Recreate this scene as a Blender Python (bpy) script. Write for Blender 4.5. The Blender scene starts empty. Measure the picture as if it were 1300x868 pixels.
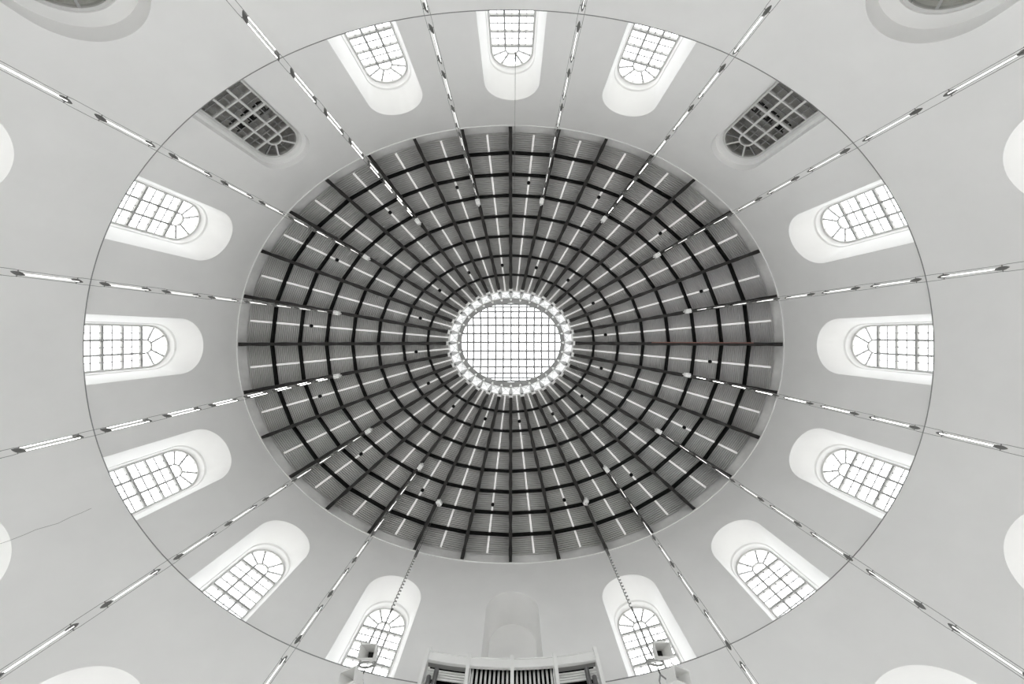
import bpy, math, random, bisect
from mathutils import Vector, Matrix

random.seed(7)
scene = bpy.context.scene
COL = scene.collection
CZ = 1.5                       # camera height above the floor; heights below are given above the camera
FPX = 451.0                    # focal length in pixels of the 1300 px frame
CX, CY = 0.23, -0.69           # camera stands a little off the centre of the hall

# ---------------------------------------------------------------- camera
cam_d = bpy.data.cameras.new('camera')
cam = bpy.data.objects.new('camera', cam_d)
COL.objects.link(cam)
cam_d.sensor_fit = 'HORIZONTAL'
cam_d.sensor_width = 36.0
cam_d.lens = 36.0 * FPX / 1300.0
cam_d.shift_x = -2.0 / 1300.0
cam_d.shift_y = -9.0 / 1300.0
cam_d.clip_start = 0.05
cam_d.clip_end = 500
cam.location = (CX, CY, CZ)
cam.rotation_euler = (math.pi, 0, 0)      # straight up, image right = +X, image down = +Y
scene.camera = cam

# ---------------------------------------------------------------- world: bright overcast sky
SKY = 4.6
world = bpy.data.worlds.new('overcast_sky')
scene.world = world
world.use_nodes = True
nt = world.node_tree
nt.nodes.clear()
w_out = nt.nodes.new('ShaderNodeOutputWorld')
w_bg = nt.nodes.new('ShaderNodeBackground')
w_tc = nt.nodes.new('ShaderNodeTexCoord')
w_sep = nt.nodes.new('ShaderNodeSeparateXYZ')
w_ramp = nt.nodes.new('ShaderNodeValToRGB')
w_ramp.color_ramp.elements[0].position = 0.44
w_ramp.color_ramp.elements[0].color = (0.52, 0.515, 0.50, 1)
w_ramp.color_ramp.elements[1].position = 0.56
w_ramp.color_ramp.elements[1].color = (0.97, 0.985, 1.0, 1)
w_map = nt.nodes.new('ShaderNodeMapRange')
w_map.inputs['From Min'].default_value = -1
w_map.inputs['From Max'].default_value = 1
nt.links.new(w_tc.outputs['Generated'], w_sep.inputs[0])
nt.links.new(w_sep.outputs['Z'], w_map.inputs['Value'])
nt.links.new(w_map.outputs[0], w_ramp.inputs[0])
nt.links.new(w_ramp.outputs[0], w_bg.inputs['Color'])
w_bg.inputs['Strength'].default_value = SKY
nt.links.new(w_bg.outputs[0], w_out.inputs['Surface'])

# ---------------------------------------------------------------- exposure and light paths
vs = scene.view_settings
vs.view_transform = 'Standard'
vs.look = 'None'
vs.gamma = 1.0
vs.use_curve_mapping = False
vs.exposure = 0.76
LIT_TUBE = 3.5
DIM_TUBE = 0.7
cy = scene.cycles
cy.max_bounces = 16
cy.diffuse_bounces = 14
cy.glossy_bounces = 3
cy.transmission_bounces = 4
cy.transparent_max_bounces = 24
cy.caustics_reflective = False
cy.caustics_refractive = False

# ---------------------------------------------------------------- materials
MATS = {}
def mat(name, col, rough=0.6, metal=0.0, noise=0.0, nscale=3.0, bump=0.0, bscale=40.0, emit=0.0, spec=0.3):
    m = bpy.data.materials.new(name)
    m.use_nodes = True
    t = m.node_tree
    b = t.nodes['Principled BSDF']
    b.inputs['Base Color'].default_value = (*col, 1)
    b.inputs['Roughness'].default_value = rough
    b.inputs['Metallic'].default_value = metal
    b.inputs['Specular IOR Level'].default_value = spec
    tc = t.nodes.new('ShaderNodeTexCoord')
    if noise > 0:
        n = t.nodes.new('ShaderNodeTexNoise')
        n.inputs['Scale'].default_value = nscale
        n.inputs['Detail'].default_value = 5
        n.inputs['Roughness'].default_value = 0.6
        r = t.nodes.new('ShaderNodeValToRGB')
        r.color_ramp.elements[0].position = 0.3
        r.color_ramp.elements[1].position = 0.7
        r.color_ramp.elements[0].color = (*[c * (1 - noise) for c in col], 1)
        r.color_ramp.elements[1].color = (*[min(1, c * (1 + noise)) for c in col], 1)
        t.links.new(tc.outputs['Object'], n.inputs['Vector'])
        t.links.new(n.outputs['Fac'], r.inputs[0])
        t.links.new(r.outputs[0], b.inputs['Base Color'])
    if bump > 0:
        n2 = t.nodes.new('ShaderNodeTexNoise')
        n2.inputs['Scale'].default_value = bscale
        n2.inputs['Detail'].default_value = 4
        bp = t.nodes.new('ShaderNodeBump')
        bp.inputs['Strength'].default_value = bump
        bp.inputs['Distance'].default_value = 0.01
        t.links.new(tc.outputs['Object'], n2.inputs['Vector'])
        t.links.new(n2.outputs['Fac'], bp.inputs['Height'])
        t.links.new(bp.outputs[0], b.inputs['Normal'])
    if emit > 0:
        b.inputs['Emission Color'].default_value = (1.0, 0.985, 0.955, 1)
        b.inputs['Emission Strength'].default_value = emit
    MATS[name] = m
    return m

mat('plaster', (0.905, 0.903, 0.897), 0.9, noise=0.025, nscale=0.35, bump=0.06, bscale=2.5, spec=0.1)
mat('floor_stone', (0.46, 0.45, 0.435), 0.7, noise=0.1, nscale=1.0)
mat('grey_concrete', (0.86, 0.855, 0.85), 0.8, noise=0.12, nscale=0.6)
mat('rib_metal', (0.028, 0.026, 0.025), 0.6, noise=0.35, nscale=2.5)
mat('black_metal', (0.008, 0.008, 0.008), 0.6, spec=0.15)
mat('slat_grey', (0.53, 0.525, 0.52), 0.65, noise=0.05, nscale=1.5)
mat('deck_dark', (0.05, 0.05, 0.05), 0.9)
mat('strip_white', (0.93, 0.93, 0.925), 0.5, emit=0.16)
mat('white_paint', (0.93, 0.93, 0.925), 0.5, noise=0.02, nscale=4)
mat('sash_white', (0.74, 0.74, 0.73), 0.5, noise=0.03, nscale=6)
mat('frame_white', (0.66, 0.66, 0.65), 0.5, noise=0.03, nscale=6)
mat('sash_shaded', (0.40, 0.40, 0.395), 0.5, noise=0.03, nscale=6)  # sash white darkened to imitate bars seen against the bright sky
mat('lead_grey', (0.30, 0.30, 0.30), 0.5)
mat('underside_grey', (0.36, 0.36, 0.355), 0.7, noise=0.06, nscale=2)
mat('bar_grey', (0.22, 0.22, 0.22), 0.5)
mat('bracket_grey', (0.34, 0.34, 0.33), 0.6, noise=0.08, nscale=5)
mat('ledge_grey', (0.30, 0.30, 0.30), 0.7)
mat('cap_grey', (0.12, 0.12, 0.115), 0.5, noise=0.1, nscale=20)
mat('wire_steel', (0.24, 0.24, 0.235), 0.45, metal=0.3)
mat('tube_lit', (0.9, 0.9, 0.9), 0.4, emit=LIT_TUBE)
mat('tube_dim', (0.9, 0.9, 0.9), 0.4, emit=DIM_TUBE)
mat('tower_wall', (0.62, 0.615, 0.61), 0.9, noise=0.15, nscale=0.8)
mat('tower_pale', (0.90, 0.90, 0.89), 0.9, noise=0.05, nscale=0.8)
mat('floodlight_black', (0.006, 0.006, 0.006), 0.6)
mat('organ_white', (0.82, 0.82, 0.81), 0.5, noise=0.015, nscale=3)
mat('organ_dark', (0.006, 0.006, 0.006), 0.9, spec=0.05)
mat('pipe_tin', (0.86, 0.86, 0.85), 0.4, metal=0.0, noise=0.05, nscale=5)
mat('pipe_dark', (0.18, 0.18, 0.18), 0.35, metal=0.5, noise=0.15, nscale=5)
mat('speaker_white', (0.80, 0.80, 0.79), 0.55, noise=0.02, nscale=8)
mat('throat_shade', (0.03, 0.03, 0.03), 0.9)
mat('red_cable', (0.35, 0.16, 0.13), 0.6)
mat('crack_grey', (0.30, 0.295, 0.29), 0.9)

def glass(name, tint, gloss):
    m = bpy.data.materials.new(name)
    m.use_nodes = True
    t = m.node_tree
    t.nodes.clear()
    o = t.nodes.new('ShaderNodeOutputMaterial')
    tr = t.nodes.new('ShaderNodeBsdfTransparent')
    tr.inputs[0].default_value = (*tint, 1)
    gl = t.nodes.new('ShaderNodeBsdfGlossy')
    gl.inputs['Roughness'].default_value = 0.08
    mx = t.nodes.new('ShaderNodeMixShader')
    mx.inputs[0].default_value = gloss
    t.links.new(tr.outputs[0], mx.inputs[1])
    t.links.new(gl.outputs[0], mx.inputs[2])
    t.links.new(mx.outputs[0], o.inputs[0])
    MATS[name] = m
glass('clear_glass', (0.95, 0.955, 0.955), 0.03)
glass('old_glass', (0.90, 0.90, 0.89), 0.06)

# ---------------------------------------------------------------- mesh helpers
class MB:
    def __init__(s):
        s.v = []; s.f = []
    def add(s, pts):
        i = len(s.v); s.v.extend([tuple(p) for p in pts]); return i
    def face(s, pts):
        i = s.add(pts); s.f.append(tuple(range(i, i + len(pts))))
    def hexa(s, p):            # 8 points: bottom loop 0-3, top loop 4-7
        i = s.add(p)
        for q in ((3, 2, 1, 0), (4, 5, 6, 7), (0, 1, 5, 4), (1, 2, 6, 5), (2, 3, 7, 6), (3, 0, 4, 7)):
            s.f.append(tuple(i + k for k in q))
    def box(s, x0, x1, y0, y1, z0, z1):
        s.hexa([(x0, y0, z0), (x1, y0, z0), (x1, y1, z0), (x0, y1, z0), (x0, y0, z1), (x1, y0, z1), (x1, y1, z1), (x0, y1, z1)])
    def strip(s, a, b):
        n = len(a); i = s.add(a); j = s.add(b)
        for k in range(n - 1):
            s.f.append((i + k, i + k + 1, j + k + 1, j + k))
    def tube(s, pts, r, n=8, closed=False, cap=True):
        pts = [Vector(p) for p in pts]
        N = len(pts); base = len(s.v); prev = None
        for k in range(N):
            if closed:
                d = pts[(k + 1) % N] - pts[(k - 1) % N]
            else:
                d = pts[min(k + 1, N - 1)] - pts[max(k - 1, 0)]
            d.normalize()
            if prev is None:
                u = d.orthogonal().normalized()
            else:
                u = prev - d * prev.dot(d); u.normalize()
            prev = u
            w = d.cross(u)
            rr = r[k] if isinstance(r, (list, tuple)) else r
            for q in range(n):
                a = 2 * math.pi * q / n
                s.v.append(tuple(pts[k] + u * (rr * math.cos(a)) + w * (rr * math.sin(a))))
        for k in range(N if closed else N - 1):
            k2 = (k + 1) % N
            for q in range(n):
                q2 = (q + 1) % n
                s.f.append((base + k * n + q, base + k * n + q2, base + k2 * n + q2, base + k2 * n + q))
        if cap and not closed:
            s.f.append(tuple(base + q for q in range(n))[::-1])
            s.f.append(tuple(base + (N - 1) * n + q for q in range(n)))
    def bar2(s, a, b, w, y0, y1):
        """flat bar between two points of the local x-z plane, width w, from y0 to y1"""
        ax, az = a; bx, bz = b
        dx, dz = bx - ax, bz - az
        l = math.hypot(dx, dz); nx, nz = -dz / l * w / 2, dx / l * w / 2
        c = [(ax + nx, az + nz), (ax - nx, az - nz), (bx - nx, bz - nz), (bx + nx, bz + nz)]
        s.hexa([(x, y0, z) for x, z in c] + [(x, y1, z) for x, z in c])
    def band2(s, inner, outer, y0, y1):
        """ring band between two equally long outlines of the local x-z plane"""
        n = len(inner)
        a = [(x, y0, z) for x, z in inner]; b = [(x, y0, z) for x, z in outer]
        c = [(x, y1, z) for x, z in inner]; d = [(x, y1, z) for x, z in outer]
        i = s.add(a); j = s.add(b); k = s.add(c); l = s.add(d)
        for q in range(n - 1):
            s.f += [(i + q, i + q + 1, j + q + 1, j + q), (k + q, l + q, l + q + 1, k + q + 1),
                    (i + q, k + q, k + q + 1, i + q + 1), (j + q, j + q + 1, l + q + 1, l + q)]
        s.f += [(i, j, l, k), (i + n - 1, k + n - 1, l + n - 1, j + n - 1)]
    def mesh(s, name, m, smooth=False):
        me = bpy.data.meshes.new(name)
        me.from_pydata(s.v, [], s.f)
        me.materials.append(MATS[m])
        if smooth:
            me.polygons.foreach_set('use_smooth', [True] * len(me.polygons))
        me.update()
        return me

def link(name, me, parent=None, loc=None, rot=None):
    o = bpy.data.objects.new(name, me)
    COL.objects.link(o)
    if parent is not None:
        o.parent = parent
    if loc is not None:
        o.location = loc
    if rot is not None:
        o.rotation_euler = rot
    return o
def obj(name, mb, m, parent=None, smooth=False, **k):
    return link(name, mb.mesh(name, m, smooth), parent, **k)
def tag(o, label=None, cat=None, group=None, kind=None):
    if label: o['label'] = label
    if cat: o['category'] = cat
    if group: o['group'] = group
    if kind: o['kind'] = kind
    return o
def thing(name, label, cat, loc=(0, 0, 0), rotz=0.0, group=None, kind=None):
    o = link(name, None, None, loc, (0, 0, rotz))
    o.empty_display_size = 0.2
    return tag(o, label, cat, group, kind)
def Z(d):
    return d + CZ

# ---------------------------------------------------------------- the ellipse of the hall
A, B = 20.0, 16.0
class Ellipse:
    """oval by arc length (exponent e, 2 = true ellipse), starting at the top of the picture (-Y) and running clockwise in it"""
    def __init__(s, a, b, e=2.0, n=7200):
        s.a, s.b, s.e = a, b, e
        s.t = [2 * math.pi * i / n for i in range(n + 1)]
        s.l = [0.0]
        p = s.pt(0.0)
        for i in range(n):
            q = s.pt(s.t[i + 1])
            s.l.append(s.l[-1] + math.hypot(q[0] - p[0], q[1] - p[1]))
            p = q
        s.L = s.l[-1]
    def pt(s, t):
        c, d = math.sin(t), -math.cos(t)
        k = (abs(c) ** s.e + abs(d) ** s.e) ** (-1.0 / s.e)
        return s.a * c * k, s.b * d * k
    def nrm(s, x, y):
        nx = math.copysign(abs(x / s.a) ** (s.e - 1) / s.a, x)
        ny = math.copysign(abs(y / s.b) ** (s.e - 1) / s.b, y)
        l = math.hypot(nx, ny)
        return nx / l, ny / l
    def ang(s, d):
        d = d % s.L
        i = max(0, min(bisect.bisect_right(s.l, d) - 1, len(s.l) - 2))
        f = (d - s.l[i]) / (s.l[i + 1] - s.l[i])
        return s.t[i] + f * (s.t[i + 1] - s.t[i])
    def at(s, d, o=0.0):
        x, y = s.pt(s.ang(d))
        nx, ny = s.nrm(x, y)
        return (x + nx * o, y + ny * o)
    def frame(s, d):
        x, y = s.pt(s.ang(d))
        return Vector((x, y, 0)), Vector((*s.nrm(x, y), 0))
EXP = 2.085
E = Ellipse(A, B, EXP)
# windows do not sit exactly on the rib axes: shift along the wall in metres
WSHIFT = {0: .13, 2: .22, 4: .35, 6: .30, 10: -.35, 12: -.42, 14: -.22, 16: -.15, 20: .35, 22: .28, 26: -.12, 28: -.25, 30: .10}
def ws(k):
    return E.L * k / 32 + WSHIFT.get(k, 0.0)
LEDGE, WALLTOP = 16.58, 26.0
INSET = -0.15

# ================================================================ SETTING
# ---- floor
mb = MB()
ring = [E.at(E.L * i / 128, 0.6) for i in range(128)]
mb.face([(x, y, 0) for x, y in ring])
mb.face([(x, y, -0.2) for x, y in ring][::-1])
for i in range(128):
    a, b = ring[i], ring[(i + 1) % 128]
    mb.face([(a[0], a[1], -0.2), (b[0], b[1], -0.2), (b[0], b[1], 0), (a[0], a[1], 0)])
tag(obj('floor', mb, 'floor_stone'), 'pale stone floor of the oval hall', 'floor', kind='structure')

# ---- walls with arched openings
NARC = 28
def outline(hw, spring, base):
    pts = [(-hw, base)]
    pts += [(-hw, base + (spring - base) * q / 6) for q in range(1, 6)]
    for q in range(NARC + 1):
        a = math.pi - math.pi * q / NARC
        pts.append((hw * math.cos(a), spring + hw * math.sin(a)))
    pts += [(hw, base + (spring - base) * q / 6) for q in range(5, 0, -1)]
    pts.append((hw, base))
    return pts

class Opening:
    # prof: (offset outwards, half width, spring height); base: sill height
    def __init__(s, prof, base):
        s.prof, s.base = prof, base
OPEN_LIGHT = Opening([(0, 1.68, 21.49), (1.38, 1.38, 21.40), (1.42, 1.33, 21.35), (1.86, 1.24, 21.31)], LEDGE)
OPEN_DARK = Opening([(0, 1.57, 21.55), (0.30, 1.53, 21.52), (0.31, 1.38, 21.40), (0.62, 1.24, 21.31)], LEDGE)
OPEN_BLIND = Opening([(0, 1.60, 21.49), (1.95, 1.40, 21.50)], LEDGE)
OPEN_LOW = Opening([(0, 1.90, 11.1), (1.0, 1.68, 11.06), (1.03, 1.63, 11.02), (1.4, 1.50, 10.95)], -0.8)  # lower openings carried down near the floor to let in more daylight
OPEN_LOWD = Opening([(0, 1.92, 11.12), (0.55, 1.88, 11.11), (0.56, 1.53, 10.98), (0.72, 1.50, 10.95)], -0.8)
GLASS_O = {'light': 1.74, 'dark': 0.50, 'low': 1.28, 'lowd': 0.64}

def wall(name, d0, d1, off, openings):
    face = MB(); rev = MB()
    hb = E.L / 32
    def P(s, x, d, o=0.0):
        p = E.at(s + x, off + o)
        return (p[0], p[1], Z(d))
    colx = []                       # columns for the whole wall: (s, bottom0, top0, bottom1, top1)
    for i in range(16):
        s = E.L * i / 16
        op = openings.get(i * 2)
        if op is None:
            xs = [-hb + 2 * hb * q / 20 for q in range(21)]
            face.strip([P(s, x, d0) for x in xs], [P(s, x, d1) for x in xs])
            continue
        hw, sp = op.prof[0][1], op.prof[0][2]
        xo = WSHIFT.get(i * 2, 0.0)
        for sg in (-1, 1):
            x0, x1 = (-hb, xo - hw) if sg < 0 else (xo + hw, hb)
            xs = [x0 + (x1 - x0) * q / 6 for q in range(7)]
            face.strip([P(s, x, d0) for x in xs], [P(s, x, d1) for x in xs])
        s = s + xo
        xa = [hw * math.cos(math.pi - math.pi * q / NARC) for q in range(NARC + 1)]
        za = [sp + hw * math.sin(math.pi - math.pi * q / NARC) for q in range(NARC + 1)]
        face.strip([P(s, x, z) for x, z in zip(xa, za)], [P(s, x, d1) for x in xa])
        if op.base > d0:
            face.strip([P(s, x, d0) for x in xa], [P(s, x, op.base) for x in xa])
        # reveal
        p0, n = E.frame(s)
        p0 = p0 + n * off
        t = Vector((-n.y, n.x, 0))
        def Q(x, d, o):
            if o == 0:
                return P(s, x, d)
            v = p0 + t * x + n * o
            return (v.x, v.y, Z(d))
        for k in range(len(op.prof) - 1):
            (o0, h0, s0), (o1, h1, s1) = op.prof[k], op.prof[k + 1]
            rev.strip([Q(x, d, o0) for x, d in outline(h0, s0, op.base)], [Q(x, d, o1) for x, d in outline(h1, s1, op.base)])
        oe, he, se = op.prof[-1]
        m = 8
        rev.strip([Q(-hw + 2 * hw * q / m, op.base, 0) for q in range(m + 1)], [Q(-he + 2 * he * q / m, op.base, oe) for q in range(m + 1)])
    # one mesh: faces then reveals, smooth shaded strips
    base = len(face.v)
    face.v += rev.v
    face.f += [tuple(i + base for i in f) for f in rev.f]
    me = face.mesh(name, 'plaster', True)
    return link(name, me)

DARK, BLIND = (4, 28), (16,)
up_open = {}
for k in range(0, 32, 2):
    up_open[k] = OPEN_DARK if k in DARK else OPEN_BLIND if k in BLIND else OPEN_LIGHT
LOWW = (4, 6, 10, 12, 20, 22, 26, 28)
low_open = {k: (OPEN_LOWD if k in DARK else OPEN_LOW) for k in range(0, 32, 2) if k != 16}
wall_up = tag(wall('wall_upper', LEDGE, WALLTOP, 0.0, up_open), 'white plaster upper wall of the oval hall with sixteen arched openings', 'wall', kind='structure')
wall_lo = tag(wall('wall_lower', -CZ, LEDGE, INSET, low_open), 'white plaster lower wall of the oval hall below the thin ledge line', 'wall', kind='structure')

# blind niche back
p0, n = E.frame(ws(16)); t = Vector((-n.y, n.x, 0))
mb = MB()
ol = outline(1.44, 21.50, LEDGE - 0.05)
for o in (1.95, 2.10):
    mb.face([tuple(p0 + t * x + n * o + Vector((0, 0, Z(d)))) for x, d in ol])
mb.strip([tuple(p0 + t * x + n * 1.95 + Vector((0, 0, Z(d)))) for x, d in ol], [tuple(p0 + t * x + n * 2.10 + Vector((0, 0, Z(d)))) for x, d in ol])
obj('niche_back', mb, 'plaster', wall_up)

# ---- ledge and trims swept along the ellipse
def sweep(name, prof, m, seg=256, smooth=False):
    mb = MB()
    n = len(prof)
    for i in range(seg):
        for (o, d) in prof:
            x, y = E.at(E.L * i / seg, o)
            mb.v.append((x, y, Z(d)))
    for i in range(seg):
        j = (i + 1) % seg
        for q in range(n):
            r = (q + 1) % n
            mb.f.append((i * n + q, j * n + q, j * n + r, i * n + r))
    return obj(name, mb, m, smooth=smooth)
tag(sweep('trim_1', [(INSET - 0.018, LEDGE - 0.02), (INSET - 0.018, LEDGE + 0.012), (0.01, LEDGE + 0.012), (0.01, LEDGE - 0.005), (INSET - 0.0, LEDGE - 0.005), (INSET - 0.0, LEDGE - 0.02)], 'ledge_grey'),
    'thin grey ledge line running round the wall under the arched windows', 'ledge', kind='structure')
tag(sweep('trim_2', [(-0.05, WALLTOP - 0.06), (-0.05, WALLTOP + 0.01), (0.14, WALLTOP + 0.01), (0.14, WALLTOP - 0.01), (0.0, WALLTOP - 0.01), (0.0, WALLTOP - 0.06)], 'white_paint'),
    'slim white lip along the top edge of the wall under the dark ceiling', 'trim', kind='structure')

# ---------------------------------------------------------------- ceiling
AI, BI = 5.13, 4.30
EI = Ellipse(AI, BI)
OUT = [Vector((*E.at(E.L * k / 32), 0)) for k in range(32)]
INN = [Vector((*EI.at(EI.L * k / 32), 0)) for k in range(32)]
def rib_pt(k, f):
    return OUT[k % 32].lerp(INN[k % 32], f)
def dpan(f):
    return 27.12 + 2.74 * f
def fX(X):
    return (20.0 - X) / 14.87
PURL = [fX(18.32 - 1.905 * q) for q in range(7)]

mb = MB()                        # roof deck, grey edge band
for k in range(32):
    a0, a1 = OUT[k], OUT[(k + 1) % 32]
    c0, c1 = INN[k], INN[(k + 1) % 32]
    up = Vector((0, 0, 1))
    mb.face([a0 * 1.012 + up * Z(dpan(0) + .13), a1 * 1.012 + up * Z(dpan(0) + .13), c1 + up * Z(dpan(1) + .13), c0 + up * Z(dpan(1) + .13)])
ceiling = tag(obj('ceiling', mb, 'deck_dark'), 'dark oval ceiling of radial ribs and slatted grey panels around the skylight', 'ceiling', kind='structure')
mb = MB()
seg = 256
pa, pb = [], []
for i in range(seg + 1):
    x, y = E.at(E.L * i / seg, 0.12)
    pa.append((x, y, Z(WALLTOP - 0.02))); pb.append((x, y, Z(dpan(0) + 0.12)))
mb.strip(pa, pb)
obj('edge_band', mb, 'grey_concrete', ceiling, True)

# slatted panels between ribs and purlins
bounds = [-0.012] + PURL + [1.0]
for k in range(32):
    for q in range(8):
        f0, f1 = bounds[q] + 0.002, bounds[q + 1] - 0.002
        ln = ((rib_pt(k, f1) + rib_pt(k + 1, f1)) / 2 - (rib_pt(k, f0) + rib_pt(k + 1, f0)) / 2).length
        n = max(4, round(ln / 0.14))
        left, right = [], []
        for i in range(n):
            for u, dz in ((0, 0.0), (0.62, 0.0), (0.63, 0.10), (0.99, 0.10)):
                f = f0 + (f1 - f0) * (i + u) / n
                zz = Vector((0, 0, Z(dpan(f) + dz)))
                left.append(tuple(rib_pt(k, f) + zz)); right.append(tuple(rib_pt(k + 1, f) + zz))
        mb = MB(); mb.strip(left, right)
        obj('slatted_panel', mb, 'slat_grey', ceiling)

# white strips down the middle of each bay
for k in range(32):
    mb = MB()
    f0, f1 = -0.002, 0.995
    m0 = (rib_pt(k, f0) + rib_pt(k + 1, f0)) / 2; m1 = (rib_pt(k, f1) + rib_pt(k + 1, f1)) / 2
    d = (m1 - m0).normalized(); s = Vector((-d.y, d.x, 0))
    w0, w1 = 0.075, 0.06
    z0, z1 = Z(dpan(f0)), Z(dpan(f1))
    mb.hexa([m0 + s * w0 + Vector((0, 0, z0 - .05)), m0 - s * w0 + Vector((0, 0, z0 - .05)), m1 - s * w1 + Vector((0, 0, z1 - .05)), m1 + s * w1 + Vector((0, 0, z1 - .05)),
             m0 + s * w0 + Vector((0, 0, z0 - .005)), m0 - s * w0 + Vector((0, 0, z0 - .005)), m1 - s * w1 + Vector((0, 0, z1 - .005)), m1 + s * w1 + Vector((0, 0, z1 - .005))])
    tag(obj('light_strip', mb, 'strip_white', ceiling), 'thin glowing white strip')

# purlins
for k in range(32):
    for f in PURL:
        a, b = rib_pt(k, f), rib_pt(k + 1, f)
        d = (b - a).normalized(); s = Vector((-d.y, d.x, 0)) * 0.07
        z1 = Z(dpan(f)) + 0.02; z0 = z1 - 0.32
        mb = MB()
        mb.hexa([a + s + Vector((0, 0, z0)), b + s + Vector((0, 0, z0)), b - s + Vector((0, 0, z0)), a - s + Vector((0, 0, z0)),
                 a + s + Vector((0, 0, z1)), b + s + Vector((0, 0, z1)), b - s + Vector((0, 0, z1)), a - s + Vector((0, 0, z1))])
        obj('purlin', mb, 'black_metal', ceiling)

# ribs with slightly wavy lower flange
def rib_bottom(f):
    return 26.02 + 3.2 * f
for k in range(32):
    a, b = rib_pt(k, 0.0), rib_pt(k, 0.985)
    d = (b - a).normalized(); s = Vector((-d.y, d.x, 0))
    mb = MB(); N = 56
    rows = [[], [], [], []]
    ph = random.random() * 6
    for i in range(N + 1):
        f = 0.985 * i / N
        p = rib_pt(k, f)
        w = 0.125 * (1 + 0.13 * math.sin(i * 1.15 + ph))
        wt = 0.075
        zb, zt = Z(rib_bottom(f)), Z(dpan(f) + 0.05)
        rows[0].append(tuple(p + s * wt + Vector((0, 0, zt))))
        rows[1].append(tuple(p + s * w + Vector((0, 0, zb))))
        rows[2].append(tuple(p - s * w + Vector((0, 0, zb))))
        rows[3].append(tuple(p - s * wt + Vector((0, 0, zt))))
    for q in range(3):
        mb.strip(rows[q], rows[q + 1])
    mb.face([rows[q][0] for q in range(4)]); mb.face([rows[q][-1] for q in range(4)])
    obj('rib', mb, 'rib_metal', ceiling)

# little black downlights on the white strips
mb = MB()
mb.tube([(0, 0, 0), (0, 0, -0.12), (0, 0, -0.16)], [0.13, 0.13, 0.10], 12)
dl = mb.mesh('downlight', 'black_metal')
for k in range(32):
    f = 0.285 if k % 2 == 0 else 0.815
    m0 = (rib_pt(k, f) + rib_pt(k + 1, f)) / 2
    link('downlight', dl, ceiling, (m0.x, m0.y, Z(dpan(f) - 0.05)))

# reddish cable clipped to the rib on the right
mb = MB()
mb.tube([tuple(rib_pt(8, f) + Vector((0, -0.1, Z(rib_bottom(f) - 0.03)))) for f in (0.13, 0.2, 0.3, 0.4, 0.5, 0.6)], 0.03, 6)
tag(obj('cable', mb, 'red_cable', ceiling), 'reddish cable on the right hand rib')

# ---------------------------------------------------------------- skylight (oculus)
D0, D1 = dpan(1.0), 31.5
E1 = Ellipse(4.76, 3.95); E2 = Ellipse(4.36, 3.49)
sky = thing('window_17', 'oval gridded skylight glowing in the middle of the dark ceiling', 'skylight', kind='structure')
for k in range(32):
    a, b = EI.at(EI.L * k / 32), EI.at(EI.L * (k + 1) / 32)
    c, d = E1.at(E1.L * k / 32), E1.at(E1.L * (k + 1) / 32)
    mb = MB()
    o = 1.03
    mb.hexa([(a[0], a[1], Z(D0 - .05)), (b[0], b[1], Z(D0 - .05)), (b[0] * o, b[1] * o, Z(D0 - .05)), (a[0] * o, a[1] * o, Z(D0 - .05)),
             (c[0], c[1], Z(D1)), (d[0], d[1], Z(D1)), (d[0] * o, d[1] * o, Z(D1)), (c[0] * o, c[1] * o, Z(D1))])
    obj('shaft_panel', mb, 'white_paint', sky)
    # crossed tie rods on the panel
    def SP(p, q, u, v):
        lo = Vector((*p, Z(D0))).lerp(Vector((*q, Z(D0))), u); hi = Vector((*c, Z(D1))).lerp(Vector((*d, Z(D1))), u)
        r = lo.lerp(hi, v); r.x *= 0.99; r.y *= 0.99
        return r
    for u0, u1 in ((0.18, 0.82), (0.82, 0.18)):
        mb = MB(); mb.tube([SP(a, b, u0, 0.1), SP(a, b, u1, 0.9)], 0.012, 4)
        obj('tie_rod', mb, 'lead_grey', sky)
    # bracket at the rib end: lens-shaped plate with white foot and white tip
    pin = INN[k]; top = Vector((*E1.at(E1.L * k / 32), 0))
    dr = (top - pin).normalized(); sd = Vector((-dr.y, dr.x, 0))
    mb = MB(); L, R, Cn = [], [], []
    for i in range(9):
        u = i / 8
        p = pin.lerp(top, u) + Vector((0, 0, Z(D0 - 0.45 + (D1 - D0 + 0.3) * u)))
        w = 0.155 * (math.sin(math.pi * (0.28 + 0.72 * u))) + 0.01
        L.append(tuple(p + sd * w)); R.append(tuple(p - sd * w)); Cn.append(tuple(p + dr * 0.16 - Vector((0, 0, 0.06))))
    mb.strip(L, Cn); mb.strip(Cn, R); mb.strip(R, L)
    br = obj('bracket', mb, 'bracket_grey', sky)
    mb = MB()
    q = pin - dr * 0.10 + Vector((0, 0, Z(D0 - 0.55)))
    h = Vector((0, 0, 0.24))
    mb.hexa([q + sd * .17 - dr * .09, q + sd * .17 + dr * .09, q - sd * .17 + dr * .09, q - sd * .17 - dr * .09,
             q + sd * .17 - dr * .09 + h, q + sd * .17 + dr * .09 + h, q - sd * .17 + dr * .09 + h, q - sd * .17 - dr * .09 + h])
    obj('foot', mb, 'white_paint', br)
    mb = MB()
    q = top + dr * 0.1 + Vector((0, 0, Z(D1 - 0.2)))
    mb.hexa([q + sd * .12, q + dr * .05, q - sd * .12, q - dr * .05, q + dr * .17 + sd * .02 + h, q + dr * .19 + h, q + dr * .17 - sd * .02 + h, q + dr * .15 + h])
    obj('tip', mb, 'white_paint', br)
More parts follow.
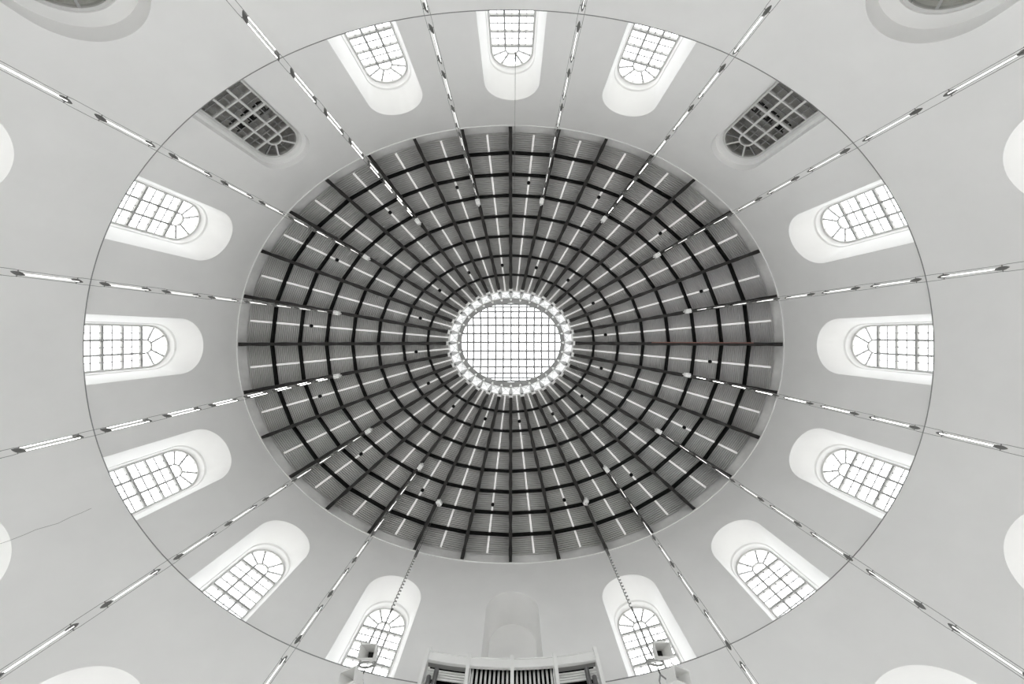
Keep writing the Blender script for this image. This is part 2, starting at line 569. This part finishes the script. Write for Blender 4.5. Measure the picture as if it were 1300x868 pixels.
# curb ring; the shade of its underside is put into the grey
mb = MB()
pr = []
for i in range(97):
    s = i / 96
    a = E1.at(E1.L * s, 0.05); b = E2.at(E2.L * s)
    pr.append(((a[0], a[1], Z(D1)), (b[0], b[1], Z(D1 - 0.02)), (b[0] * 1.01, b[1] * 1.01, Z(D1 + 0.22)), (a[0], a[1], Z(D1 + 0.22))))
for q in range(4):
    mb.strip([p[q] for p in pr], [p[(q + 1) % 4] for p in pr])
obj('curb', mb, 'underside_grey', sky)
# barrel vault glazing
VR, VH, VD = 3.46, 1.6, 31.62
XB = [0.0, 0.724, 1.43, 2.14, 2.82, 3.50, 4.08, 4.75]
XB = [-x for x in XB[:0:-1]] + XB
TH = [math.radians(13.7 * q) for q in range(-6, 7)]
TH = [-math.pi / 2] + TH + [math.pi / 2]
def VP(x, th, up=0.0):
    return (x, (VR + up) * math.sin(th), Z(VD + (VH + up) * math.cos(th)))
for x in XB:
    mb = MB(); w = 0.084
    for ang0 in range(24):
        t0, t1 = -math.pi / 2 + math.pi * ang0 / 24, -math.pi / 2 + math.pi * (ang0 + 1) / 24
        mb.face([VP(x - w, t0, -.05), VP(x + w, t0, -.05), VP(x + w, t1, -.05), VP(x - w, t1, -.05)])
        mb.face([VP(x - w, t0, .03), VP(x + w, t0, .03), VP(x + w, t1, .03), VP(x - w, t1, .03)])
        mb.face([VP(x - w, t0, -.05), VP(x - w, t0, .03), VP(x - w, t1, .03), VP(x - w, t1, -.05)])
        mb.face([VP(x + w, t0, -.05), VP(x + w, t0, .03), VP(x + w, t1, .03), VP(x + w, t1, -.05)])
    obj('glazing_bar', mb, 'bar_grey', sky)
for th in TH:
    mb = MB(); w = 0.0255
    mb.hexa([VP(-4.8, th - w, -.06), VP(4.8, th - w, -.06), VP(4.8, th + w, -.06), VP(-4.8, th + w, -.06), VP(-4.8, th - w, .03), VP(4.8, th - w, .03), VP(4.8, th + w, .03), VP(-4.8, th + w, .03)])
    obj('glazing_bar', mb, 'bar_grey', sky)
for i in range(len(XB) - 1):
    for j in range(len(TH) - 1):
        xm = min(abs(XB[i]), abs(XB[i + 1])); ym = VR * min(abs(math.sin(TH[j])), abs(math.sin(TH[j + 1])))
        if (xm / 4.75) ** 2 + (ym / 3.75) ** 2 > 1.0:
            continue
        mb = MB()
        c = [(XB[i], TH[j]), (XB[i + 1], TH[j]), (XB[i + 1], TH[j + 1]), (XB[i], TH[j + 1])]
        mb.hexa([VP(x, th, -0.005) for x, th in c] + [VP(x, th, 0.005) for x, th in c])
        obj('pane', mb, 'clear_glass', sky)

# ---------------------------------------------------------------- arched windows (parts share mesh data)
G_HW, G_SP, G_B = 1.24, 21.31, LEDGE
def arch_window_meshes(drop, base, K=1.0, sash_tone='sash_shaded'):
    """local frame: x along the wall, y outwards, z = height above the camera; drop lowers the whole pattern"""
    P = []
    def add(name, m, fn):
        if m == 'sash_white': m = sash_tone
        mb = MB(); fn(mb); P.append((name, mb.mesh(name, m)))
    sp = G_SP - drop; tr = 20.93 - drop
    W1 = 1.17 * K; M1 = 0.4 * K
    add('frame', 'frame_white', lambda b: b.band2(outline(1.165 * K, sp, base), outline(1.165 * K + 0.105, sp, base), -0.06, 0.10))
    add('sill', 'sash_white', lambda b: b.bar2((-W1 - .03, base + 0.05), (W1 + .03, base + 0.05), 0.1, -0.06, 0.1))
    rows = []
    z = tr
    while z > base + 0.3:
        rows.append(z); z -= 1.0
    for i, z in enumerate(rows):
        w = 0.125 if i % 2 == 0 else 0.08
        add('transom' if i % 2 == 0 else 'muntin', 'sash_white', lambda b: b.bar2((-W1, z), (W1, z), w, -0.07, 0.05))
        if z - 0.5 > base + 0.15:
            add('muntin', 'lead_grey', lambda b: b.bar2((-W1, z - 0.5), (W1, z - 0.5), 0.036, -0.03, 0.02))
    hub = tr + 0.20
    for x in (-M1, M1):
        add('mullion', 'sash_white', lambda b: b.bar2((x, base), (x, hub), 0.11, -0.065, 0.05))
    for x in (-0.79 * K, 0.0, 0.79 * K):
        add('muntin', 'lead_grey', lambda b: b.bar2((x, base), (x, tr), 0.045, -0.025, 0.02))
    def arc(r, c, a0=0.0, a1=math.pi, n=16):
        return [(r * math.cos(a0 + (a1 - a0) * q / n), c + r * math.sin(a0 + (a1 - a0) * q / n)) for q in range(n + 1)]
    add('inner_arch', 'sash_white', lambda b: b.band2(arc(M1 - .035, hub), arc(M1 + .035, hub), -0.065, 0.05))
    def ray(ang, r0):
        # from the hub to the outer arch
        dx, dz = math.sin(ang), math.cos(ang)
        h = hub - sp
        r1 = -h * dz + math.sqrt(max(0, (h * dz) ** 2 - h * h + W1 ** 2))
        return (dx * r0, hub + dz * r0), (dx * r1, hub + dz * r1), r1
    for ang, w, m in ((-29, 0.09, 'sash_white'), (29, 0.09, 'sash_white'), (-64, 0.055, 'lead_grey'), (64, 0.055, 'lead_grey'), (0, 0.02, 'lead_grey')):
        a_, b_, _ = ray(math.radians(ang), M1 + .02)
        add('fan_bar', m, lambda b: b.bar2(a_, b_, w, -0.05, 0.04))
    add('fan_arc', 'lead_grey', lambda b: b.band2(arc(0.775 * K, hub), arc(0.775 * K + .015, hub), -0.03, 0.02))
    # panes
    xs = [-W1, -M1, M1, W1]
    zz = rows + [base]
    for i in range(len(zz) - 1):
        for c in range(3):
            mb = MB(); mb.box(xs[c], xs[c + 1], -0.004, 0.004, zz[i + 1], zz[i])
            P.append(('pane', mb))
    angs = [-90, -29, 29, 90]
    for i in range(3):
        mb = MB(); n = 8
        ii, oo = [], []
        for q in range(n + 1):
            an = math.radians(angs[i] + (angs[i + 1] - angs[i]) * q / n)
            p, r, _ = ray(an, M1)
            ii.append(p); oo.append(r)
        mb.band2(ii, oo, -0.004, 0.004)
        P.append(('pane', mb))
    for sg in (-1, 1):           # stilts between transom and hub level
        mb = MB(); mb.box(min(sg * M1, sg * W1), max(sg * M1, sg * W1), -0.004, 0.004, tr, hub)
        P.append(('pane', mb))
    mb = MB()
    c = [(-M1, tr)] + arc(M1, hub)[::-1] + [(M1, tr)]
    i = mb.add([(x, -0.004, z) for x, z in c]); j = mb.add([(x, 0.004, z) for x, z in c])
    N = len(c)
    mb.f.append(tuple(range(i, i + N))); mb.f.append(tuple(range(j, j + N))[::-1])
    for q in range(N):
        mb.f.append((i + q, i + (q + 1) % N, j + (q + 1) % N, j + q))
    P.append(('pane', mb))
    return P
def resolve(P, gm):
    return [(n, m.mesh('pane', gm) if isinstance(m, MB) else m) for n, m in P]
patt_up = arch_window_meshes(0.0, LEDGE)
patt_dk = arch_window_meshes(0.0, LEDGE, 1.0, 'sash_white')
patt_lo = arch_window_meshes(21.31 - 10.95, -0.8, 1.215)
SET = {'light': resolve(patt_up, 'clear_glass'), 'dark': resolve(patt_dk, 'old_glass'),
       'low': resolve(patt_lo, 'clear_glass'), 'lowd': resolve(patt_lo, 'old_glass')}

def portal(name, loc, n, sx, sy):
    ld = bpy.data.lights.new(name, 'AREA')
    ld.shape = 'RECTANGLE'; ld.size = sx; ld.size_y = sy
    ld.cycles.is_portal = True
    o = bpy.data.objects.new(name, ld); COL.objects.link(o)
    o.location = loc
    # local -Z looks into the room (-n), local Y is up for upright windows
    z = Vector(n).normalized()
    up = Vector((0, 0, 1)) if abs(z.z) < 0.9 else Vector((0, 1, 0))
    x = up.cross(z).normalized(); y = z.cross(x)
    o.rotation_euler = Matrix((x, y, z)).transposed().to_euler()
    return o

WLAB = {0: 'topmost bright arched window, right above the hanging microphone',
        2: 'bright arched window next to the right of the topmost window',
        4: 'dark arched window with black floodlights behind its panes, at upper right',
        6: 'bright arched window on the right, between the dark window and the rightmost window',
        8: 'rightmost bright arched window, level with the skylight',
        10: 'bright arched window on the right, directly below the rightmost window',
        12: 'bright arched window at lower right, two places below the rightmost window',
        14: 'bright arched window behind the horn loudspeakers right of the organ',
        18: 'bright arched window behind the horn loudspeakers left of the organ',
        20: 'bright arched window at lower left, two places below the leftmost window',
        22: 'bright arched window on the left, directly below the leftmost window',
        24: 'leftmost bright arched window, level with the skylight',
        26: 'bright arched window on the left, between the dark window and the leftmost window',
        28: 'dark arched window with black floodlights behind its panes, at upper left',
        30: 'bright arched window next to the left of the topmost window'}
LLAB = {0: 'unseen tall lower window added for daylight, under the topmost window, beyond the upper edge',
        2: 'unseen tall lower window added for daylight, beyond the upper edge, right of the middle',
        30: 'unseen tall lower window added for daylight, beyond the upper edge, left of the middle',
        8: 'unseen tall lower window added for daylight, under the rightmost window, beyond the right edge',
        24: 'unseen tall lower window added for daylight, under the leftmost window, beyond the left edge',
        14: 'unseen tall lower window added for daylight, beyond the lower edge, right of the organ',
        18: 'unseen tall lower window added for daylight, beyond the lower edge, left of the organ',
        4: 'lower window in a grey arched reveal in the top right corner',
        6: 'lower arched window cut by the right edge, upper of two',
        10: 'lower arched window cut by the right edge, lower of two',
        12: 'lower arched window cut by the bottom edge at far right',
        20: 'lower arched window cut by the bottom edge at far left',
        22: 'lower arched window cut by the left edge, lower of two',
        26: 'lower arched window cut by the left edge, upper of two',
        28: 'lower window in a grey arched reveal in the top left corner'}
wn = 0
def add_window(k, kind, off, label):
    global wn
    wn += 1
    if wn == 17: wn += 1
    p0, n = E.frame(ws(k))
    p = p0 + n * (off + GLASS_O[kind])
    rz = math.atan2(n.y, n.x) - math.pi / 2
    w = thing('window_%d' % wn, label, 'window', (p.x, p.y, CZ), rz, kind='structure')
    for nm, me in SET[kind]:
        link(nm, me, w)
    return p, n
for k in sorted(WLAB):
    kind = 'dark' if k in DARK else 'light'
    p, n = add_window(k, kind, 0.0, WLAB[k])
    if kind == 'light':
        q = p + n * 0.35
        portal('daylight_portal', (q.x, q.y, Z(19.6)), n, 2.7, 6.4)
for k in range(0, 32, 2):  # also builds the out-of-view windows added to brighten the hall
    if k == 16:
        continue                 # plain wall behind the organ; window left out to darken the niche
    kind = 'lowd' if k in DARK else 'low'
    p, n = add_window(k, kind, INSET, LLAB[k])
    if kind == 'low':
        q = p + n * 0.35
        portal('daylight_portal', (q.x, q.y, Z(5.8)), n, 3.2, 13.6)
portal('daylight_portal', (0, 0, Z(33.6)), (0, 0, 1), 9.8, 7.2)

# dim tower rooms behind the dark windows
def tower_room(k, o0, d0, d1, m, label, half=1.9, depth=2.6):
    p0, n = E.frame(ws(k)); t = Vector((-n.y, n.x, 0))
    mb = MB()
    def Q(x, o, d):
        return p0 + t * x + n * o + Vector((0, 0, Z(d)))
    c = [(-half, o0), (half, o0), (half, o0 + depth), (-half, o0 + depth)]
    for i in range(4):
        if i == 0:
            continue
        a, b = c[i], c[(i + 1) % 4]
        mb.face([Q(*a, d0), Q(*b, d0), Q(*b, d1), Q(*a, d1)])
    mb.face([Q(*q, d0) for q in c]); mb.face([Q(*q, d1) for q in c])
    # collar closing the room against the outside of the window opening
    ow = 1.26 if d1 > 20 else 1.5
    ol = outline(ow, 21.31 if d1 > 20 else 10.95, max(d0, LEDGE - .2) if d1 > 20 else d0)
    oc = [(max(-half, min(half, x * 3)), d1 if abs(x) < ow - .06 else d) for x, d in ol]
    mb.strip([Q(x, o0, d) for x, d in ol], [Q(x, o0, d) for x, d in oc])
    for s in (-1, 1):
        mb.face([Q(s * ow, o0, d0), Q(s * half, o0, d0), Q(s * half, o0, d1), Q(s * ow, o0, d1)])
    return tag(obj('wall_tower', mb, m), label, 'wall', kind='structure')
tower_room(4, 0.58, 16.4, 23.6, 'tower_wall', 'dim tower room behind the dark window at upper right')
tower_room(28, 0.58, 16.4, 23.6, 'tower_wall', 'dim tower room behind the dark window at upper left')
tower_room(4, 0.56, -0.9, 13.4, 'tower_pale', 'grey tower room behind the lower window in the top right corner')
tower_room(28, 0.56, -0.9, 13.4, 'tower_pale', 'grey tower room behind the lower window in the top left corner')

# hairline crack in the lower wall at the left
mb = MB()
cp = [(0, 690), (12, 686), (30, 679), (46, 672), (60, 668), (74, 664), (90, 656), (103, 651), (116, 645)]
pts = []
def wall_hit(px, py, off):
    """where a sight line meets the wall, used to place wall marks"""
    vx, vy = (px - 652) / FPX, (py - 425) / FPX
    lo, hi = 1.0, 40.0
    for _ in range(60):
        d = (lo + hi) / 2
        x, y = CX + vx * d, CY + vy * d
        if abs(x / (A + off)) ** EXP + abs(y / (B + off)) ** EXP < 1: lo = d
        else: hi = d
    return Vector((CX + vx * lo, CY + vy * lo, Z(lo)))
mb.tube([wall_hit(x, y, INSET) for x, y in cp], 0.008, 4)
obj('crack', mb, 'crack_grey', wall_lo)

# ================================================================ OBJECTS
# ---------------------------------------------------------------- pendant lamp strings
CAP0, CAP1, PER, NL = 9.65, 10.97, 2.07, 9
def lens_cap():
    mb = MB(); n = 10
    out = []
    for q in range(n + 1):
        u = -1 + 2 * q / n
        out.append((0.172 * u, 0.045 * (1 - abs(u) ** 1.8) + 0.010))
    loop = out + [(x, -y) for x, y in reversed(out)]
    zs = [(-0.035, 0.8), (-0.02, 1.0), (0.035, 1.0), (0.05, 0.85)]
    N = len(loop); idx = []
    for z, sc in zs:
        idx.append(mb.add([(x * sc, y * sc, z) for x, y in loop]))
    for a in range(3):
        for q in range(N):
            mb.f.append((idx[a] + q, idx[a] + (q + 1) % N, idx[a + 1] + (q + 1) % N, idx[a + 1] + q))
    mb.f.append(tuple(idx[0] + q for q in range(N))[::-1]); mb.f.append(tuple(idx[3] + q for q in range(N)))
    return mb.mesh('end_cap', 'cap_grey')
CAP_ME = lens_cap()
LEN = CAP1 - CAP0
mb = MB(); mb.tube([(0, 0, 0.05), (0, 0, LEN - 0.05)], 0.0135, 8)
TUBE_LIT = mb.mesh('tube', 'tube_lit', True)
TUBE_DIM = mb.mesh('tube', 'tube_dim', True)
mb = MB()                          # lamp body: two thin tie rods with their cross pins
for z in (0.0, LEN):
    mb.tube([(0, -0.10, z), (0, 0.10, z)], 0.012, 6)
for y in (-0.03, 0.03):
    mb.tube([(0, y, 0.0), (0, y, LEN)], 0.006, 5)
LAMP_ME = mb.mesh('lamp', 'wire_steel')

STR = [  # box pixel, cap axis (degrees, image sense), lit, label
    ((606.6, 256.2), 62, 0, 'pendant lamp string left of the topmost window'),
    ((687.8, 255.2), 100, 0, 'pendant lamp string right of the topmost window'),
    ((527.8, 278.0), 76, 1, 'glowing lamp string beside the dark window at upper left'),
    ((767.0, 278.0), -50, 1, 'glowing lamp string beside the dark window at upper right'),
    ((461.0, 324.7), 34, 0, 'pendant lamp string running to the upper left corner'),
    ((834.7, 323.7), -27, 0, 'pendant lamp string running to the upper right corner'),
    ((422.6, 396.5), 17, 0, 'pendant lamp string just above the leftmost window'),
    ((873.8, 394.8), -12, 0, 'pendant lamp string just above the rightmost window'),
    ((423.0, 478.4), 10, 1, 'glowing lamp string just below the leftmost window'),
    ((873.0, 476.0), 11, 1, 'glowing lamp string just below the rightmost window'),
    ((463.7, 549.6), -29, 0, 'pendant lamp string running to the lower left corner'),
    ((836.4, 547.6), 36, 0, 'pendant lamp string running to the lower right corner'),
    ((531.0, 596.0), -50, 0, 'pendant lamp string left of the horn loudspeakers on the left'),
    ((770.3, 596.0), 59, 0, 'pendant lamp string right of the horn loudspeakers on the right'),
]
def plan(px, py, d=27.0):
    return CX + (px - 652) * d / FPX, CY + (py - 425) * d / FPX
BOX_D = 27.0
def mount_box():
    mb = MB()
    mb.box(-0.2, 0.2, -0.16, 0.16, -0.08, 0.22)
    mb.box(-0.26, 0.26, -0.05, 0.05, 0.0, 0.3)
    return mb.mesh('mounting_box', 'white_paint')
MB_ME = mount_box()
for (px, py), ang, lit, lab in STR:
    x, y = plan(px, py, 26.5 if px < 600 else 27.0)
    s = thing('pendant_light_string', lab, 'hanging lamps', (x, y, Z(CAP0 - PER)), math.radians(ang), 'strings of tube lamps hanging from the ceiling ribs')
    rad = math.atan2(py - 437, px - 648) - math.radians(ang)
    link('mounting_box', MB_ME, s, (0, 0, BOX_D - CAP0 + PER), (0, 0, rad))
    for sy in (-1, 1):
        mb = MB()
        zz = []
        for j in range(NL):
            z0 = j * PER
            zz += [(z0 - 0.10, 0.10), (z0, 0.085), (z0 + LEN, 0.085), (z0 + LEN + 0.10, 0.10)]
        zz.append((BOX_D - CAP0 + PER, 0.085))
        mb.tube([(0, sy * w, z) for z, w in zz], 0.0075, 5)
        obj('cable', mb, 'wire_steel', s)
    for j in range(NL):
        lp = link('lamp', LAMP_ME, s, (0, 0, j * PER))
        for sx in (-1, 1):
            link('tube', TUBE_LIT if lit else TUBE_DIM, lp, (sx * 0.13, 0, 0))
        for z in (0, LEN):
            link('end_cap', CAP_ME, lp, (0, 0, z), (0 if z == 0 else math.pi, 0, 0))

# ---------------------------------------------------------------- hanging microphone at the top
mx, my = plan(653.2, 240, 27.3)
mic = thing('hanging_microphone', 'slim dark microphone hanging on a thin wire before the topmost window', 'microphone', (mx, my, Z(14.1)))
mb = MB(); mb.tube([(0, 0, 0), (0, 0, 0.05), (0, 0, 0.42), (0, 0, 0.5), (0, 0, 0.56)], [0.02, 0.035, 0.035, 0.02, 0.01], 10)
obj('body', mb, 'cap_grey', mic)
mb = MB(); mb.tube([(0, 0, 0.54), (0, 0, 14.9)], 0.011, 5)
obj('wire', mb, 'wire_steel', mic)

# ---------------------------------------------------------------- hoist lines and horn loudspeakers
def hoist(px, py, label, mir):
    x, y = plan(px, py, 26.8)
    h = thing('hoist_line', label, 'hoist', (x, y, Z(12.6)), 0, 'hoist lines holding the loudspeakers')
    b = 12.6
    link('mounting_box', MB_ME, h, (0, 0, 26.85 - b), (0, 0, math.radians(64 * mir)))
    for sx in (-1, 1):
        mb = MB(); mb.tube([(sx * 0.05, 0, 20.9 - b), (sx * 0.06, 0, 26.8 - b)], 0.014, 5)
        obj('rope', mb, 'cap_grey', h)
    mb = MB(); mb.tube([(0, 0, 20.35 - b), (0, 0, 20.4 - b), (0, 0, 20.9 - b), (0, 0, 20.95 - b)], [0.05, 0.085, 0.085, 0.05], 10)
    obj('coupling', mb, 'cap_grey', h)
    mb = MB(); pts = []
    n = 17 * 10
    for i in range(n + 1):
        a = 2 * math.pi * i / 10
        pts.append((0.055 * math.cos(a), 0.055 * math.sin(a), 16.5 - b + 3.9 * i / n))
    mb.tube(pts, 0.024, 6)
    obj('coiled_cable', mb, 'wire_steel', h, True)
    mb = MB(); mb.tube([(0, 0, 16.5 - b), (0.0, 0, 15.2 - b), (0.03 * mir, 0, 14.4 - b), (0, 0, 14.0 - b)], 0.04, 6)
    obj('cable', mb, 'wire_steel', h, True)
    mb = MB()                     # big ring the cluster hangs from
    mb.tube([(0.30 * math.cos(a), 0.12 * math.sin(a), 13.72 - b + 0.26 * math.sin(a)) for a in [2 * math.pi * q / 24 for q in range(24)]], 0.035, 8, closed=True)
    obj('ring', mb, 'bracket_grey', h, True)
    mb = MB()
    mb.tube([(0, 0, 13.46 - b), (0, 0, 13.2 - b)], 0.03, 8)
    obj('swivel', mb, 'cap_grey', h)
    mb = MB()                     # snap hook
    hk = [(0, 0, 13.22 - b), (-0.16 * mir, 0, 13.02 - b), (-0.20 * mir, 0, 12.86 - b), (-0.1 * mir, 0, 12.70 - b), (0.06 * mir, 0, 12.66 - b), (0.16 * mir, 0, 12.78 - b), (0.14 * mir, 0, 12.98 - b), (0.02 * mir, 0, 13.2 - b)]
    mb.tube(hk, 0.028, 8)
    obj('snap_hook', mb, 'lead_grey', h, True)
    return x, y
def horn(x, y, d, yaw, pitch, label, s=1.0):
    """horn loudspeaker, mouth at local -Y"""
    o = thing('horn_loudspeaker', label, 'loudspeaker', (x, y, Z(d)), 0, 'horn loudspeakers hung beside the organ')
    o.rotation_euler = (pitch, 0, yaw)
    mb = MB()
    W, H, w, t, L = 0.31 * s, 0.215 * s, 0.09 * s, 0.022, 0.62 * s
    bw, bh = W * 0.8, H * 0.75
    m_out = [(-W, 0, -H), (W, 0, -H), (W, 0, H), (-W, 0, H)]
    m_in = [(-W + t, 0, -H + t), (W - t, 0, -H + t), (W - t, 0, H - t), (-W + t, 0, H - t)]
    b_out = [(-bw, L, -bh), (bw, L, -bh), (bw, L, bh), (-bw, L, bh)]
    b_in = [(-w, L - .03, -w), (w, L - .03, -w), (w, L - .03, w), (-w, L - .03, w)]
    a, b, c, e = mb.add(m_out), mb.add(m_in), mb.add(b_out), mb.add(b_in)
    for q in range(4):
        r = (q + 1) % 4
        mb.f += [(a + q, a + r, b + r, b + q), (a + r, a + q, c + q, c + r), (b + q, b + r, e + r, e + q)]
    mb.f += [(c + 3, c + 2, c + 1, c), (e, e + 1, e + 2, e + 3)]
    obj('horn', mb, 'speaker_white', o)
    mb = MB(); mb.box(-w * 0.98, w * 0.98, L - 0.05, L - 0.035, -w * 0.98, w * 0.98)  # dark plate standing in for the shade deep in the horn
    obj('throat', mb, 'throat_shade', o)
    mb = MB(); mb.tube([(0, L - .01, 0), (0, L + .02, 0), (0, L + .2, 0), (0, L + .24, 0)], [0.12 * s, 0.15 * s, 0.15 * s, 0.1 * s], 12)
    obj('driver', mb, 'speaker_white', o)
    mb = MB()
    mb.tube([(-W * .75, 0.25, 0), (-W * .75, 0.25, H + .12), (W * .75, 0.25, H + .12), (W * .75, 0.25, 0)], 0.018, 6)
    obj('yoke', mb, 'bracket_grey', o)
    return o
hoist(557, 639, 'hoist line with coiled cable hanging left of the organ', 1)
hoist(744, 637.7, 'hoist line with coiled cable hanging right of the organ', -1)
def at(px, py, d):
    return CX + (px - 652) * d / FPX, CY + (py - 425) * d / FPX
x, y = at(466, 826, 13.3); horn(x, y, 13.3, 0.0, 0.62, 'white square horn loudspeaker before the window left of the organ')
x, y = at(440, 859, 12.4); horn(x, y, 12.4, -0.41, 0.5, 'white horn loudspeaker at the bottom edge, outer one on the left')
x, y = at(842.5, 824, 13.3); horn(x, y, 13.3, 0.0, 0.62, 'white square horn loudspeaker before the window right of the organ')
x, y = at(867, 857, 12.4); horn(x, y, 12.4, 0.41, 0.5, 'white horn loudspeaker at the bottom edge, outer one on the right')

# ---------------------------------------------------------------- floodlights behind the dark windows
for k, side in ((4, 'right'), (28, 'left')):
    p0, n = E.frame(ws(k)); t = Vector((-n.y, n.x, 0))
    for i, xx in enumerate((-0.78, 0.0, 0.78)):
        p = p0 + t * xx + n * 0.88
        which = ('nearest the wall top row', 'middle', 'far')[i]
        pos = {('right', 0): 'leftmost', ('right', 1): 'middle', ('right', 2): 'rightmost', ('left', 0): 'leftmost', ('left', 1): 'middle', ('left', 2): 'rightmost'}[(side, i)]
        fl = thing('floodlight', '%s black floodlight behind the dark window at upper %s' % (pos, side), 'floodlight', (p.x, p.y, Z(19.15)), math.atan2(n.y, n.x) - math.pi / 2, 'floodlights behind the dark windows')
        mb = MB(); mb.hexa([(-.14, -.10, .05), (.16, -.14, .05), (.16, .14, .05), (-.14, .14, .05), (-.18, -.14, .42), (.14, -.16, .42), (.16, .16, .42), (-.16, .16, .42)])
        obj('housing', mb, 'floodlight_black', fl)
        mb = MB(); mb.box(-.3, .3, -.03, .03, -.02, .03)
        obj('bracket', mb, 'floodlight_black', fl)
        mb = MB(); mb.box(-.34, .34, -.02, .02, .58, .63)
        obj('rail', mb, 'floodlight_black', fl)

# ---------------------------------------------------------------- organ
OX, OY, OH = 0.15, 13.5, 3.65
def oy(x):
    return OY - 0.36 * (x / OH) ** 2
organ = thing('organ', 'white organ case with vertical pipes and louvres at the bottom edge', 'organ', (OX, OY, 0))
def OP(x, back, d):
    return Vector((x, oy(x) - OY + back, Z(d)))
def curved(x0, x1, b0, b1, d0, d1, n=5):
    mb = MB(); r = [[], [], [], []]
    for i in range(n + 1):
        x = x0 + (x1 - x0) * i / n
        for q, (b, d) in enumerate(((b0, d0), (b0, d1), (b1, d1), (b1, d0))):
            r[q].append(tuple(OP(x, b, d)))
    for q in range(4):
        mb.strip(r[q], r[(q + 1) % 4])
    mb.face([r[q][0] for q in range(4)]); mb.face([r[q][-1] for q in range(4)])
    return mb
POST = [-3.65, -1.86, 0.02, 1.88, 3.65]
TOP = 15.60
for x in POST:
    mb = MB(); b = OP(x, 0, 0)
    mb.box(x - .075, x + .075, b.y - .07, b.y + .35, 0, Z(TOP + 0.10))
    obj('post', mb, 'organ_white', organ)
for i in range(4):
    x0, x1 = POST[i] + .075, POST[i + 1] - .075
    outer = i in (0, 3)
    fa = obj('fascia', curved(x0, x1, 0.0, 0.09, TOP - 0.47, TOP), 'organ_white', organ)
    obj('fascia_moulding', curved(x0 + .02, x1 - .02, -0.025, 0.0, TOP - 0.07, TOP - 0.015), 'organ_white', fa)
    obj('fascia_moulding', curved(x0 + .02, x1 - .02, -0.025, 0.0, TOP - 0.46, TOP - 0.42), 'organ_white', fa)
    obj('soffit', curved(x0, x1, 0.09, 0.34 if outer else 0.12, TOP - 0.40, TOP - 0.30), 'underside_grey', organ)
    obj('back_panel', curved(x0, x1, 0.75, 0.80, -CZ + 0.02, TOP - 0.02), 'organ_dark', organ)
    obj('top_panel', curved(x0, x1, 0.09, 0.80, TOP - 0.06, TOP - 0.01), 'organ_dark', organ)  # unseen top blackened so it sends no light up into the niche
    obj('lower_panel', curved(x0, x1, 0.0, 0.08, -CZ + 0.02, 9.0), 'organ_white', organ)
    if not outer:
        n = 9
        for q in range(n):
            x = x0 + 0.13 + (x1 - x0 - 0.26) * q / (n - 1)
            b = OP(x, 0.22, 0)
            mb = MB(); mb.tube([(0, 0, 0), (0, 0, TOP - 0.36 - 9.0)], 0.048, 10)
            obj('pipe', mb, 'pipe_tin', organ, True, loc=(b.x, b.y, Z(9.0)))
    else:
        z = TOP - 0.48; c = 0
        while z > 12.0:
            if c % 5 != 4:
                obj('louvre', curved(x0, x1, 0.32, 0.36, z - 0.085, z - 0.005, 3), 'organ_white', organ)
            else:
                z -= 0.06
            z -= 0.112; c += 1
        for xo in ((x0 + 0.18, x0 + 0.42) if i == 0 else (x1 - 0.18, x1 - 0.42)):
            b = OP(xo, 0.16, 0)
            tp = 14.98 if xo in (x0 + 0.42, x1 - 0.42) else 14.6
            mb = MB(); mb.tube([(0, 0, 0), (0, 0, tp - 9.0 - .02), (0, 0, tp - 9.0)], [0.1, 0.1, 0.09], 14)
            obj('pipe', mb, 'pipe_dark', organ, True, loc=(b.x, b.y, Z(9.0)))
